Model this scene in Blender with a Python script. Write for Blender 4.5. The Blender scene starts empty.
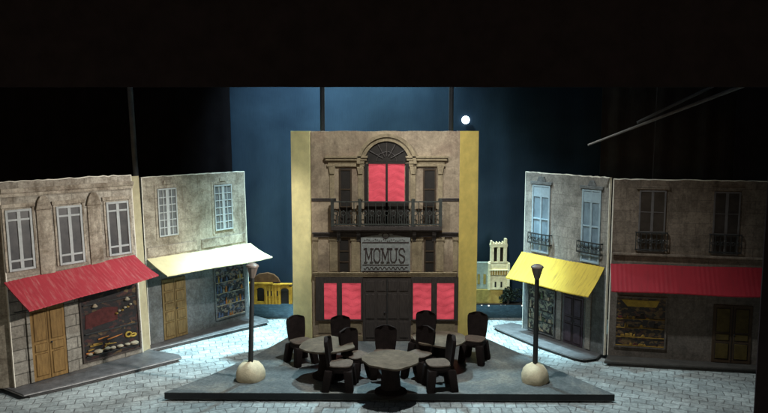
import bpy, bmesh, math, random
from mathutils import Vector, Matrix
R = math.radians
random.seed(7)
S = bpy.context.scene
COL = S.collection

# ------------------------------------------------------------------ camera
cam_d = bpy.data.cameras.new('camera')
cam_d.sensor_width = 36.0
cam_d.lens = 32.81
cam_d.clip_end = 500
cam = bpy.data.objects.new('camera', cam_d)
COL.objects.link(cam)
cam.location = (0, 0, 4.5)
cam.rotation_euler = (R(90 - 6.318), 0, 0)
S.camera = cam

# ------------------------------------------------------------------ view, world
S.view_settings.view_transform = 'Standard'
S.view_settings.look = 'None'
S.view_settings.exposure = 0
S.view_settings.gamma = 1
S.view_settings.use_curve_mapping = False
W = bpy.data.worlds.new('World')
S.world = W
W.use_nodes = True
wn = W.node_tree.nodes
wn.clear()
wo = wn.new('ShaderNodeOutputWorld')
wb = wn.new('ShaderNodeBackground')
ws = wn.new('ShaderNodeTexSky')
ws.sky_type = 'NISHITA'
ws.sun_disc = False
ws.sun_elevation = R(10)
ws.sun_rotation = R(200)
wb.inputs['Strength'].default_value = 0.016
W.node_tree.links.new(ws.outputs[0], wb.inputs[0])
W.node_tree.links.new(wb.outputs[0], wo.inputs[0])


# ------------------------------------------------------------------ stage lamps (hung above the picture, behind the valance)
def spot(name, loc, aim, power, color, cone, blend=0.6, size=0.12):
    d = bpy.data.lights.new(name, 'SPOT')
    d.energy = power
    d.color = color
    d.spot_size = R(cone)
    d.spot_blend = blend
    d.shadow_soft_size = size
    o = bpy.data.objects.new(name, d)
    COL.objects.link(o)
    o.location = loc
    v = Vector(aim) - Vector(loc)
    o.rotation_euler = v.to_track_quat('-Z', 'Y').to_euler()
    return o


spot('centre_spotlight', (0.8, 10.6, 9.0), (0.3, 11.7, 0), 2500, (0.92, 0.99, 0.97), 100, 0.8)
spot('upstage_spotlight', (-0.1, 15.6, 8.2), (-0.1, 15.2, 0), 3200, (0.58, 0.90, 1.0), 92, 0.85)
spot('left_pool_spotlight', (-0.7, 15.2, 8.3), (-2.75, 14.6, 0), 11000, (0.52, 0.88, 1.0), 34, 1.0)
spot('right_pool_spotlight', (0.9, 15.2, 8.3), (2.6, 14.6, 0), 10500, (0.52, 0.88, 1.0), 29, 1.0)
spot('left_house_spotlight', (4.3, 9.7, 5.8), (-5.4, 12.7, 1.5), 3900, (1.0, 0.94, 0.85), 34, 0.7)
spot('right_house_spotlight', (-3.4, 10.4, 7.0), (2.6, 14.9, 2.4), 1250, (0.9, 0.96, 1.0), 24, 0.9)
spot('cafe_spotlight', (-3.4, 10.4, 6.6), (-2.05, 14.35, 2.6), 900, (1.0, 0.95, 0.86), 22, 0.9)
spot('sky_spotlight', (-2.0, 13.4, 8.2), (-2.2, 16.4, 4.5), 2000, (0.52, 0.78, 0.95), 54, 1.0)
spot('sky_spotlight', (1.2, 13.2, 8.4), (0.6, 16.4, 4.9), 300, (0.50, 0.72, 0.96), 70, 1.0)


# ------------------------------------------------------------------ helpers: materials
class NT:
    def __init__(self, name):
        self.m = bpy.data.materials.new(name)
        self.m.use_nodes = True
        self.t = self.m.node_tree
        self.n = self.t.nodes
        self.b = self.n['Principled BSDF']
        self.tc = self.n.new('ShaderNodeTexCoord')

    def link(self, a, b):
        self.t.links.new(a, b)

    def mapping(self, scale=(1, 1, 1), rot=(0, 0, 0), loc=(0, 0, 0), src=None):
        m = self.n.new('ShaderNodeMapping')
        m.inputs['Scale'].default_value = scale
        m.inputs['Rotation'].default_value = rot
        m.inputs['Location'].default_value = loc
        self.link(src or self.tc.outputs['Object'], m.inputs['Vector'])
        return m.outputs[0]

    def noise(self, vec, scale=5, detail=5, rough=0.6, dist=0):
        x = self.n.new('ShaderNodeTexNoise')
        x.inputs['Scale'].default_value = scale
        x.inputs['Detail'].default_value = detail
        x.inputs['Roughness'].default_value = rough
        x.inputs['Distortion'].default_value = dist
        self.link(vec, x.inputs['Vector'])
        return x.outputs['Fac']

    def ramp(self, fac, stops):
        r = self.n.new('ShaderNodeValToRGB')
        e = r.color_ramp.elements
        while len(e) < len(stops):
            e.new(0.5)
        for k, (p, c) in enumerate(stops):
            e[k].position = p
            e[k].color = (*c, 1) if len(c) == 3 else c
        self.link(fac, r.inputs[0])
        return r.outputs[0]

    def mix(self, fac, a, b, mode='MIX'):
        x = self.n.new('ShaderNodeMix')
        x.data_type = 'RGBA'
        x.blend_type = mode
        for v, s in ((fac, 0), (a, 6), (b, 7)):
            if isinstance(v, (int, float)):
                x.inputs[s].default_value = v
            elif isinstance(v, tuple):
                x.inputs[s].default_value = (*v, 1)
            else:
                self.link(v, x.inputs[s])
        return x.outputs[2]

    def math(self, op, a, b=0.0):
        x = self.n.new('ShaderNodeMath')
        x.operation = op
        for v, s in ((a, 0), (b, 1)):
            if isinstance(v, (int, float)):
                x.inputs[s].default_value = v
            else:
                self.link(v, x.inputs[s])
        return x.outputs[0]

    def bump(self, h, strength=0.3, dist=0.02):
        x = self.n.new('ShaderNodeBump')
        x.inputs['Strength'].default_value = strength
        x.inputs['Distance'].default_value = dist
        self.link(h, x.inputs['Height'])
        self.link(x.outputs[0], self.b.inputs['Normal'])

    def done(self, col=None, rough=0.8, spec=0.3):
        if col is not None:
            if isinstance(col, tuple):
                self.b.inputs['Base Color'].default_value = (*col, 1)
            else:
                self.link(col, self.b.inputs['Base Color'])
        self.b.inputs['Roughness'].default_value = rough
        self.b.inputs['Specular IOR Level'].default_value = spec
        return self.m


def sc(c, k):
    return tuple(min(1, v * k) for v in c)


def plain(name, c, rough=0.8, var=0.35, scale=9, bump=0.25, spec=0.25, stretch=(1, 1, 1)):
    t = NT(name)
    v = t.mapping(stretch)
    f = t.noise(v, scale, 6, 0.65)
    g = t.noise(v, scale * 7, 3, 0.6)
    col = t.ramp(f, [(0.25, sc(c, 1 - var)), (0.55, c), (0.8, sc(c, 1 + var))])
    t.bump(g, bump, 0.012)
    return t.done(col, rough, spec)


def stone(name, c, joint=0.55, bw=0.5, bh=0.22, stain=(0.10, 0.07, 0.045), amount=0.6, mortar=0.012, tint=None, off=0.0, grain=0.72):
    """Old stone printed on card: blocks, joints, soot stains."""
    t = NT(name)
    sep = t.n.new('ShaderNodeSeparateXYZ')
    t.link(t.tc.outputs['Object'], sep.inputs[0])
    cmb = t.n.new('ShaderNodeCombineXYZ')
    t.link(sep.outputs['X'], cmb.inputs['X'])
    t.link(sep.outputs['Z'], cmb.inputs['Y'])
    br = t.n.new('ShaderNodeTexBrick')
    br.inputs['Scale'].default_value = 1
    br.inputs['Brick Width'].default_value = bw
    br.inputs['Row Height'].default_value = bh
    br.inputs['Mortar Size'].default_value = mortar
    br.inputs['Mortar Smooth'].default_value = 0.6
    br.inputs['Color1'].default_value = (*sc(c, 0.9), 1)
    br.inputs['Color2'].default_value = (*sc(c, 1.12), 1)
    br.inputs['Mortar'].default_value = (*sc(c, joint), 1)
    t.link(cmb.outputs[0], br.inputs['Vector'])
    v = t.mapping((1, 1, 1), loc=(off, off * 2, off))
    n1 = t.noise(v, 2.2, 7, 0.68, 0.6)
    n2 = t.noise(t.mapping((5, 5, 0.9), loc=(off, 0, off)), 2.0, 6, 0.7)
    n3 = t.noise(v, 26, 4, 0.7)
    col = t.mix(t.ramp(n1, [(0.44, (0, 0, 0)), (0.64, (amount,) * 3)]), br.outputs['Color'], stain)
    col = t.mix(t.ramp(n2, [(0.50, (0, 0, 0)), (0.70, (amount * 0.8,) * 3)]), col, sc(stain, 0.8))
    if tint:
        n4 = t.noise(v, 1.3, 3, 0.5)
        col = t.mix(t.ramp(n4, [(0.5, (0, 0, 0)), (0.72, (0.45,) * 3)]), col, tint)
    n5 = t.noise(v, 9, 5, 0.75)
    col = t.mix(0.7 * grain, col, t.ramp(n3, [(0.34, (0.5, 0.5, 0.5)), (0.66, (1.35, 1.35, 1.35))]), 'MULTIPLY')
    col = t.mix(0.5 * grain, col, t.ramp(n5, [(0.36, (0.6, 0.6, 0.6)), (0.64, (1.3, 1.3, 1.3))]), 'MULTIPLY')
    t.bump(n3, 0.25, 0.012)
    return t.done(col, 0.85, 0.2)


def canvas(name, c, streak, amount=0.5, rough=0.7):
    """Awning cloth, streaked down its slope (local X runs along the awning)."""
    t = NT(name)
    v = t.mapping((9, 1, 1))
    n1 = t.noise(v, 2.4, 7, 0.7)
    n2 = t.noise(t.mapping(), 3.0, 6, 0.7)
    n3 = t.noise(t.mapping(), 40, 3, 0.7)
    col = t.mix(t.ramp(n1, [(0.5, (0, 0, 0)), (0.72, (amount,) * 3)]), c, streak)
    col = t.mix(t.ramp(n2, [(0.3, (0.35,) * 3), (0.6, (0, 0, 0))]), col, sc(c, 0.62))
    t.bump(n3, 0.2, 0.01)
    return t.done(col, rough, 0.25)


def glow(name, c, strength):
    """Red curtain lit from behind the window."""
    t = NT(name)
    v = t.mapping((1, 1, 1))
    sp = t.n.new('ShaderNodeSeparateXYZ')
    t.link(v, sp.inputs[0])
    nz_ = t.noise(v, 7, 4, 0.6)
    u = t.math('ADD', t.math('MULTIPLY', sp.outputs['Z'], 6.3), t.math('MULTIPLY', t.math('SINE', t.math('MULTIPLY', sp.outputs['X'], 17.0)), 0.22))
    u = t.math('FRACT', t.math('ADD', u, t.math('MULTIPLY', nz_, 0.5)))
    col = t.ramp(u, [(0.0, sc(c, 0.55)), (0.10, sc(c, 0.82)), (0.55, c), (0.97, sc(c, 0.9))])
    big = t.noise(t.mapping((1, 1, 1), loc=(4, 0, 2)), 2.4, 3, 0.55)
    fine = t.noise(v, 45, 3, 0.7)
    col = t.mix(1.0, col, t.ramp(big, [(0.34, (0.68, 0.66, 0.66)), (0.62, (1.06, 1.12, 1.12))]), 'MULTIPLY')
    col = t.mix(0.5, col, t.ramp(fine, [(0.34, (0.75, 0.75, 0.75)), (0.66, (1.12, 1.12, 1.12))]), 'MULTIPLY')
    t.link(col, t.b.inputs['Emission Color'])
    t.b.inputs['Emission Strength'].default_value = strength
    return t.done(sc(c, 0.4), 0.8, 0.1)


M = {}
M['card'] = plain('pale_card', (0.80, 0.76, 0.66), 0.85, 0.2, 14)
M['cream_card'] = plain('cream_card', (0.42, 0.37, 0.24), 0.85, 0.25, 5)
M['stone_warm'] = stone('warm_stone', (0.39, 0.355, 0.30), 0.72, 0.62, 0.27, amount=0.66, off=3.1)
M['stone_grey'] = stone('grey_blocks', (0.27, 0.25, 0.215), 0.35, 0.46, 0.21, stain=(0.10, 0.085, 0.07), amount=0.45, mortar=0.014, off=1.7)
M['stone_trim'] = stone('trim_stone', (0.42, 0.37, 0.30), 0.8, 0.9, 0.5, amount=0.75, off=6.3)
M['stone_beige'] = stone('beige_stone', (0.39, 0.35, 0.28), 0.82, 0.55, 0.25, amount=0.62, mortar=0.006, off=8.9)
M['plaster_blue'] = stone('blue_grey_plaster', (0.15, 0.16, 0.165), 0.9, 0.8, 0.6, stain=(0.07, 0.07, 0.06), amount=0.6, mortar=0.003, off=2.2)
M['stone_cool'] = stone('cool_grey_stone', (0.26, 0.245, 0.22), 0.7, 0.5, 0.22, stain=(0.09, 0.085, 0.08), amount=0.55, mortar=0.008, off=4.4)
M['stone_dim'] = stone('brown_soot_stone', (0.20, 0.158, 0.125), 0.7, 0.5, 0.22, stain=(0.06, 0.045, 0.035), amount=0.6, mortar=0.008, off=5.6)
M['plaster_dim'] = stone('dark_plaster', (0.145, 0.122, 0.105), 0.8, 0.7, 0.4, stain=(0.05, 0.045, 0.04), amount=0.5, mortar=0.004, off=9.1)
M['cafe_wall'] = stone('cafe_plaster', (0.33, 0.25, 0.17), 0.9, 0.9, 0.45, stain=(0.12, 0.082, 0.06), amount=0.6, mortar=0.003, tint=(0.22, 0.12, 0.085), off=7.3, grain=0.45)
M['cafe_trim'] = stone('cafe_stone_trim', (0.29, 0.22, 0.135), 0.9, 1.2, 0.6, stain=(0.10, 0.07, 0.045), amount=0.5, grain=0.5, mortar=0.002, off=0.6)
M['yellow_left'] = plain('yellow_panel_lit', (0.84, 0.74, 0.38), 0.75, 0.2, 4, 0.2)  # left panel's brighter light put into the colour, same yellow as the right
M['yellow_right'] = plain('yellow_panel_shaded', (0.78, 0.56, 0.16), 0.75, 0.2, 4, 0.2)  # same panel yellow, deepened for the weaker light on this side
M['dark_wood'] = plain('dark_shop_wood', (0.055, 0.043, 0.038), 0.6, 0.45, 7, 0.3, stretch=(6, 6, 1))
M['door_ochre'] = plain('ochre_door_paint', (0.22, 0.13, 0.045), 0.65, 0.5, 5, 0.3, stretch=(5, 5, 0.8))
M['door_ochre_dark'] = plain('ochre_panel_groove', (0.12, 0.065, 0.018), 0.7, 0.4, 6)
M['door_gold'] = plain('faded_golden_door', (0.155, 0.105, 0.042), 0.7, 0.45, 6, 0.3, stretch=(4, 4, 1))
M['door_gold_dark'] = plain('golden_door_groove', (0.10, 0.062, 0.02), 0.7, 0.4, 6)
M['door_purple'] = plain('dull_purple_door', (0.062, 0.045, 0.06), 0.7, 0.4, 6, 0.3)
M['door_brown'] = plain('dark_brown_door', (0.055, 0.034, 0.02), 0.7, 0.4, 6, 0.3)
M['olive_panel'] = plain('olive_panel', (0.072, 0.05, 0.013), 0.7, 0.5, 8)
M['frame_white'] = plain('chalky_window_paint', (0.40, 0.42, 0.42), 0.7, 0.2, 10)
M['frame_blue'] = plain('pale_blue_window_paint', (0.27, 0.35, 0.40), 0.7, 0.2, 10)
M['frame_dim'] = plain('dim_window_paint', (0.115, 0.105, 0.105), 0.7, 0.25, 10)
t = NT('dark_glass')
M['glass'] = t.done(t.ramp(t.noise(t.mapping(), 5, 5, 0.6), [(0.3, (0.035, 0.036, 0.04)), (0.75, (0.085, 0.08, 0.08))]), 0.35, 0.4)
t = NT('grey_blue_glass')
M['glass_grey'] = t.done(t.ramp(t.noise(t.mapping(), 6, 5, 0.6), [(0.3, (0.09, 0.10, 0.105)), (0.75, (0.20, 0.21, 0.215))]), 0.35, 0.4)
t = NT('pale_blue_glass')
M['glass_blue'] = t.done(t.ramp(t.noise(t.mapping((1, 1, 0.6)), 6, 5, 0.6), [(0.3, (0.09, 0.13, 0.165)), (0.75, (0.21, 0.29, 0.35))]), 0.3, 0.4)
t = NT('brown_glass')
M['glass_brown'] = t.done(t.ramp(t.noise(t.mapping(), 5, 5, 0.6), [(0.3, (0.02, 0.017, 0.015)), (0.75, (0.055, 0.045, 0.04))]), 0.4, 0.3)
M['iron'] = plain('black_iron', (0.022, 0.024, 0.025), 0.5, 0.4, 12, spec=0.4)
M['iron_green'] = plain('weathered_ironwork', (0.042, 0.044, 0.038), 0.55, 0.5, 12, spec=0.35)
M['dark_hollow'] = plain('dark_recess', (0.022, 0.017, 0.014), 0.8, 0.3, 8)
M['red_cloth'] = canvas('red_awning', (0.40, 0.04, 0.055), (0.58, 0.30, 0.28), 0.5)
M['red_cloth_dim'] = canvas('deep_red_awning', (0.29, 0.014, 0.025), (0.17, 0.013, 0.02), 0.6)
M['cream_cloth'] = canvas('cream_awning', (0.72, 0.62, 0.36), (0.64, 0.53, 0.28), 0.4)
M['yellow_cloth'] = canvas('yellow_awning', (0.46, 0.30, 0.03), (0.15, 0.085, 0.012), 0.85)
M['kerb'] = plain('worn_grey_kerb', (0.10, 0.097, 0.10), 0.5, 0.5, 6, 0.35, spec=0.5)
M['kerb_edge'] = plain('kerb_edge_highlight', (0.42, 0.41, 0.41), 0.5, 0.45, 7, 0.3)  # pale tone paints in the highlight that the slab edges catch
M['kerb_dark'] = plain('dark_kerb', (0.06, 0.055, 0.05), 0.7, 0.4, 6, 0.3)
M['chair'] = plain('dark_brown_clay', (0.017, 0.011, 0.010), 0.85, 0.5, 10, 0.5, spec=0.12)
M['chair_red'] = plain('red_brown_clay', (0.06, 0.018, 0.02), 0.62, 0.5, 10, 0.5)
M['seat'] = plain('rush_seat', (0.12, 0.085, 0.065), 0.85, 0.4, 14, 0.5)
M['table'] = plain('greige_table_top', (0.118, 0.086, 0.06), 0.85, 0.55, 6, 0.4)
M['plaster_base'] = plain('cream_plaster_base', (0.68, 0.58, 0.40), 0.8, 0.3, 5, 0.5)
M['lantern'] = plain('grey_lantern', (0.16, 0.13, 0.11), 0.4, 0.3, 8, spec=0.5)
M['wood_pale'] = plain('pale_stick', (0.26, 0.25, 0.24), 0.6, 0.3, 8)
M['pole_grey'] = plain('dusty_pole', (0.16, 0.17, 0.18), 0.6, 0.3, 5)
M['pole_dark'] = plain('black_pole', (0.012, 0.012, 0.014), 0.6, 0.3, 5)
M['thread'] = plain('thin_grey_thread', (0.08, 0.08, 0.085), 0.6, 0.2, 5)
t = NT('black_velvet')
M['velvet'] = t.done(t.ramp(t.noise(t.mapping(), 3, 6, 0.7), [(0.3, (0.026, 0.021, 0.024)), (0.8, (0.045, 0.037, 0.041))]), 0.95, 0.05)
t = NT('deep_black_velvet')
M['velvet_deep'] = t.done(t.ramp(t.noise(t.mapping(), 3, 6, 0.7), [(0.3, (0.007, 0.006, 0.007)), (0.8, (0.013, 0.011, 0.012))]), 0.95, 0.03)
M['velvet_brown'] = plain('brown_black_cloth', (0.06, 0.052, 0.05), 0.95, 0.3, 3, 0.3, spec=0.05)
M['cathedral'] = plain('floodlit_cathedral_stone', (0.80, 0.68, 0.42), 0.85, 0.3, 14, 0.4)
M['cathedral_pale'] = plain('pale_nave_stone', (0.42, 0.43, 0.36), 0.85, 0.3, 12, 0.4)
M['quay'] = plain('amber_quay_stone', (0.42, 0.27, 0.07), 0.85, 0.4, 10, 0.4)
M['lit_yellow'] = plain('sodium_yellow_wall', (0.42, 0.21, 0.018), 0.8, 0.6, 9, 0.3)
M['roof_brown'] = plain('rust_brown_roof', (0.10, 0.042, 0.015), 0.85, 0.4, 9, 0.4)
M['leaf'] = plain('dark_leaves', (0.02, 0.028, 0.016), 0.8, 0.5, 20, 0)
M['bark'] = plain('dark_bark', (0.03, 0.02, 0.015), 0.8, 0.4, 10)
M['sign'] = plain('grey_sign_board', (0.24, 0.24, 0.225), 0.7, 0.35, 12, 0.3)
M['letters'] = plain('dark_sign_letters', (0.045, 0.03, 0.028), 0.7, 0.3, 12)
M['shopboard'] = plain('dark_shop_interior', (0.022, 0.017, 0.016), 0.6, 0.5, 8)
M['g_red'] = plain('dark_red_goods', (0.075, 0.016, 0.015), 0.7, 0.5, 12)
M['g_yellow'] = plain('yellow_goods', (0.36, 0.24, 0.04), 0.7, 0.4, 12)
M['g_cream'] = plain('cream_goods', (0.34, 0.29, 0.21), 0.7, 0.4, 12)
M['g_blue'] = plain('blue_goods', (0.07, 0.10, 0.17), 0.7, 0.4, 12)
M['g_green'] = plain('green_goods', (0.07, 0.10, 0.06), 0.7, 0.4, 12)
M['g_orange'] = plain('orange_goods', (0.33, 0.12, 0.03), 0.7, 0.4, 12)
M['g_amber'] = plain('amber_goods', (0.25, 0.15, 0.03), 0.7, 0.5, 12)


def mottle(name, cols, scale, stretch, dark=0.5):
    """Jumble of small goods printed on the shop window card."""
    t = NT(name)
    v = t.mapping(stretch)
    vo = t.n.new('ShaderNodeTexVoronoi')
    vo.inputs['Scale'].default_value = scale
    vo.inputs['Randomness'].default_value = 1
    wn_ = t.n.new('ShaderNodeTexNoise')
    wn_.inputs['Scale'].default_value = 9
    t.link(v, wn_.inputs['Vector'])
    ad = t.n.new('ShaderNodeVectorMath')
    ad.operation = 'MULTIPLY_ADD'
    ad.inputs[1].default_value = (0.12, 0.12, 0.12)
    t.link(wn_.outputs['Color'], ad.inputs[0])
    t.link(v, ad.inputs[2])
    t.link(ad.outputs[0], vo.inputs['Vector'])
    sp = t.n.new('ShaderNodeSeparateColor')
    t.link(vo.outputs['Color'], sp.inputs[0])
    n = len(cols)
    stops = [(dark * 0.9, (0.014, 0.011, 0.012))] + [(dark + (1 - dark) * k / max(1, n - 1) * 0.98 + 0.01, c) for k, c in enumerate(cols)]
    col = t.ramp(sp.outputs[0], stops)
    f = t.noise(t.mapping(), 30, 4, 0.7)
    col = t.mix(0.8, col, t.ramp(f, [(0.3, (0.35, 0.35, 0.35)), (0.7, (1.3, 1.3, 1.3))]), 'MULTIPLY')
    return t.done(col, 0.45, 0.4)


M['mottle_bakery'] = mottle('bakery_window_print', [(0.035, 0.016, 0.014), (0.06, 0.016, 0.016), (0.045, 0.028, 0.018), (0.13, 0.08, 0.035)], 12, (1, 1, 1.6), 0.72)
M['mottle_shelf'] = mottle('mixed_shelf_print', [(0.05, 0.07, 0.12), (0.17, 0.145, 0.10), (0.06, 0.08, 0.12), (0.15, 0.065, 0.03), (0.26, 0.22, 0.15)], 21, (1.0, 1, 1.2), 0.5)
M['mottle_pale'] = mottle('pale_shelf_print', [(0.09, 0.12, 0.10), (0.26, 0.25, 0.16), (0.05, 0.06, 0.06), (0.33, 0.31, 0.21)], 19, (1.0, 1, 1.2), 0.45)
M['mottle_amber'] = mottle('amber_shelf_print', [(0.05, 0.03, 0.015), (0.15, 0.095, 0.035), (0.06, 0.018, 0.014), (0.14, 0.10, 0.04)], 18, (0.8, 1, 1.4), 0.55)
M['red_glow'] = glow('red_lit_curtain', (0.68, 0.082, 0.108), 0.74)
t = NT('moon_lamp')
t.b.inputs['Emission Color'].default_value = (0.75, 0.9, 1, 1)
t.b.inputs['Emission Strength'].default_value = 6
M['moon'] = t.done((0.8, 0.9, 1), 0.5)
t = NT('quay_lamp')
t.b.inputs['Emission Color'].default_value = (1, 0.92, 0.8, 1)
t.b.inputs['Emission Strength'].default_value = 1.2
M['quay_lamp'] = t.done((0.8, 0.8, 0.8), 0.5)

# cobbled floor
t = NT('cobbled_floor')
geo = t.n.new('ShaderNodeNewGeometry')
sep = t.n.new('ShaderNodeSeparateXYZ')
t.link(geo.outputs['Position'], sep.inputs[0])
wob = t.n.new('ShaderNodeTexNoise')
wob.inputs['Scale'].default_value = 1.6
wob.inputs['Detail'].default_value = 3
t.link(geo.outputs['Position'], wob.inputs['Vector'])
wv = t.n.new('ShaderNodeVectorMath')
wv.operation = 'MULTIPLY_ADD'
wv.inputs[1].default_value = (0.17, 0.17, 0)
t.link(wob.outputs['Color'], wv.inputs[0])
t.link(geo.outputs['Position'], wv.inputs[2])


def setts(rot, w, h):
    v = t.mapping((1, 1, 1), (0, 0, R(rot)), src=wv.outputs[0])
    b = t.n.new('ShaderNodeTexBrick')
    b.inputs['Scale'].default_value = 1
    b.inputs['Brick Width'].default_value = w
    b.inputs['Row Height'].default_value = h
    b.inputs['Mortar Size'].default_value = 0.011
    b.inputs['Mortar Smooth'].default_value = 0.5
    b.inputs['Bias'].default_value = -0.1
    b.inputs['Color1'].default_value = (0.30, 0.33, 0.33, 1)
    b.inputs['Color2'].default_value = (0.42, 0.455, 0.45, 1)
    b.inputs['Mortar'].default_value = (0.17, 0.175, 0.175, 1)
    t.link(v, b.inputs['Vector'])
    return b


b0, b1, b2 = setts(0, 0.18, 0.23), setts(-18, 0.26, 0.20), setts(24, 0.26, 0.19)
fl = t.math('LESS_THAN', sep.outputs['X'], -2.4)
fr = t.math('GREATER_THAN', sep.outputs['X'], 3.0)
col = t.mix(fr, t.mix(fl, b0.outputs['Color'], b1.outputs['Color']), b2.outputs['Color'])
hgt = t.mix(fr, t.mix(fl, b0.outputs['Fac'], b1.outputs['Fac']), b2.outputs['Fac'])
nn = t.noise(geo.outputs['Position'], 1.1, 6, 0.7)
n2 = t.noise(geo.outputs['Position'], 14, 5, 0.7)
col = t.mix(0.8, col, t.ramp(nn, [(0.36, (0.55, 0.55, 0.55)), (0.64, (1.25, 1.25, 1.25))]), 'MULTIPLY')
col = t.mix(0.7, col, t.ramp(n2, [(0.36, (0.55, 0.55, 0.55)), (0.66, (1.35, 1.35, 1.35))]), 'MULTIPLY')
t.bump(t.math('SUBTRACT', t.math('MULTIPLY', n2, 0.35), hgt), 0.5, 0.015)
M['floor'] = t.done(col, 0.6, 0.35)

# slate platform
t = NT('slate_platform')
v = t.mapping()
n1, n2 = t.noise(v, 1.2, 7, 0.7, 0.8), t.noise(v, 22, 5, 0.75)
col = t.ramp(n1, [(0.34, (0.075, 0.088, 0.092)), (0.5, (0.125, 0.137, 0.14)), (0.66, (0.22, 0.21, 0.185))])
col = t.mix(0.75, col, t.ramp(n2, [(0.36, (0.5, 0.5, 0.5)), (0.66, (1.45, 1.45, 1.45))]), 'MULTIPLY')
t.bump(n2, 0.4, 0.01)
M['slate'] = t.done(col, 0.5, 0.4)
M['slate_edge'] = plain('dark_platform_edge', (0.022, 0.024, 0.026), 0.6, 0.3, 9)

# painted night sky cloth
t = NT('night_sky_cloth')
v = t.mapping()
n1 = t.noise(v, 0.55, 6, 0.6, 0.5)
n2 = t.noise(t.mapping((40, 1, 1.2)), 2.5, 4, 0.6)
col = t.ramp(n1, [(0.3, (0.013, 0.024, 0.040)), (0.7, (0.027, 0.047, 0.070))])
col = t.mix(0.6, col, t.ramp(n2, [(0.3, (0.75, 0.75, 0.75)), (0.7, (1.15, 1.15, 1.15))]), 'MULTIPLY')
M['sky'] = t.done(col, 0.9, 0.1)

# printed river
t = NT('night_river')
n1 = t.noise(t.mapping((1, 1, 4)), 6, 6, 0.7, 0.6)
n2 = t.noise(t.mapping((1, 1, 3)), 20, 4, 0.6)
col = t.ramp(n1, [(0.3, (0.05, 0.10, 0.15)), (0.6, (0.12, 0.21, 0.28)), (0.8, (0.24, 0.32, 0.36))])
col = t.mix(0.6, col, t.ramp(n2, [(0.3, (0.6, 0.6, 0.6)), (0.7, (1.25, 1.25, 1.25))]), 'MULTIPLY')
M['river'] = t.done(col, 0.5, 0.4)


# ------------------------------------------------------------------ helpers: geometry
def box(bm, x0, x1, y0, y1, z0, z1, mi=0):
    vs = [bm.verts.new((x, y, z)) for z in (z0, z1) for x, y in ((x0, y0), (x1, y0), (x1, y1), (x0, y1))]
    for f in ((3, 2, 1, 0), (4, 5, 6, 7), (0, 1, 5, 4), (1, 2, 6, 5), (2, 3, 7, 6), (3, 0, 4, 7)):
        fc = bm.faces.new([vs[i] for i in f])
        fc.material_index = mi
    return vs


def prism(bm, pts, y0, y1, mi=0):
    """Outline in x,z pushed from y0 (front) to y1 (back)."""
    a = [bm.verts.new((x, y0, z)) for x, z in pts]
    b = [bm.verts.new((x, y1, z)) for x, z in pts]
    n = len(pts)
    fs = [bm.faces.new(a), bm.faces.new(b[::-1])]
    for i in range(n):
        fs.append(bm.faces.new([a[i], b[i], b[(i + 1) % n], a[(i + 1) % n]]))
    for f in fs:
        f.material_index = mi


def slab(bm, pts, z0, z1, mi=0, side=None):
    a = [bm.verts.new((x, y, z1)) for x, y in pts]
    b = [bm.verts.new((x, y, z0)) for x, y in pts]
    n = len(pts)
    f = bm.faces.new(a)
    f.material_index = mi
    bm.faces.new(b[::-1]).material_index = mi
    for i in range(n):
        bm.faces.new([a[i], b[i], b[(i + 1) % n], a[(i + 1) % n]]).material_index = mi if side is None else side


def tube(bm, p0, p1, r0, r1=None, n=12, mi=0):
    r1 = r0 if r1 is None else r1
    p0, p1 = Vector(p0), Vector(p1)
    q = (p1 - p0).to_track_quat('Z', 'Y')
    a, b = [], []
    for i in range(n):
        c = Vector((math.cos(2 * math.pi * i / n), math.sin(2 * math.pi * i / n), 0))
        a.append(bm.verts.new(p0 + q @ (c * r0)))
        b.append(bm.verts.new(p1 + q @ (c * r1)))
    fs = [bm.faces.new(a[::-1]), bm.faces.new(b)]
    for i in range(n):
        fs.append(bm.faces.new([a[i], a[(i + 1) % n], b[(i + 1) % n], b[i]]))
    for f in fs:
        f.material_index = mi


def lathe(bm, prof, n=28, c=(0, 0, 0), jit=0, mi=0):
    rings = []
    for r, z in prof:
        if r < 1e-5:
            rings.append([bm.verts.new((c[0], c[1], c[2] + z))])
        else:
            rings.append([bm.verts.new((c[0] + r * (1 + random.uniform(-jit, jit)) * math.cos(2 * math.pi * i / n),
                                        c[1] + r * (1 + random.uniform(-jit, jit)) * math.sin(2 * math.pi * i / n), c[2] + z)) for i in range(n)])
    for k in range(len(rings) - 1):
        A, B = rings[k], rings[k + 1]
        for i in range(n):
            j = (i + 1) % n
            q = [A[i % len(A)], A[j % len(A)], B[j % len(B)], B[i % len(B)]]
            q = list(dict.fromkeys(q))
            if len(q) > 2:
                bm.faces.new(q).material_index = mi


def obj(name, bm, mats, parent=None, smooth=False, bevel=0, seg=2):
    bmesh.ops.recalc_face_normals(bm, faces=bm.faces)
    if bevel:
        es = [e for e in bm.edges if len(e.link_faces) == 2 and e.calc_face_angle(0) > 0.6]
        bmesh.ops.bevel(bm, geom=es, offset=bevel, segments=seg, affect='EDGES', profile=0.5, clamp_overlap=True)
    me = bpy.data.meshes.new(name)
    bm.to_mesh(me)
    bm.free()
    for m in (mats if isinstance(mats, (list, tuple)) else [mats]):
        me.materials.append(m)
    if smooth:
        for p in me.polygons:
            p.use_smooth = True
        me.set_sharp_from_angle(angle=R(38))
    o = bpy.data.objects.new(name, me)
    COL.objects.link(o)
    if parent:
        o.parent = parent
    return o


def BM():
    return bmesh.new()


def tag(o, label, cat, group=None):
    o['label'] = label
    o['category'] = cat
    if group:
        o['group'] = group
    return o


def thing(name, label, cat, loc=(0, 0, 0), rot=(0, 0, 0), group=None):
    o = bpy.data.objects.new(name, None)
    COL.objects.link(o)
    o.empty_display_size = 0.2
    o.location = loc
    o.rotation_euler = rot
    return tag(o, label, cat, group)


def struct(name, bm, m, **k):
    o = obj(name, bm, m, **k)
    o['kind'] = 'structure'
    return o


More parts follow.
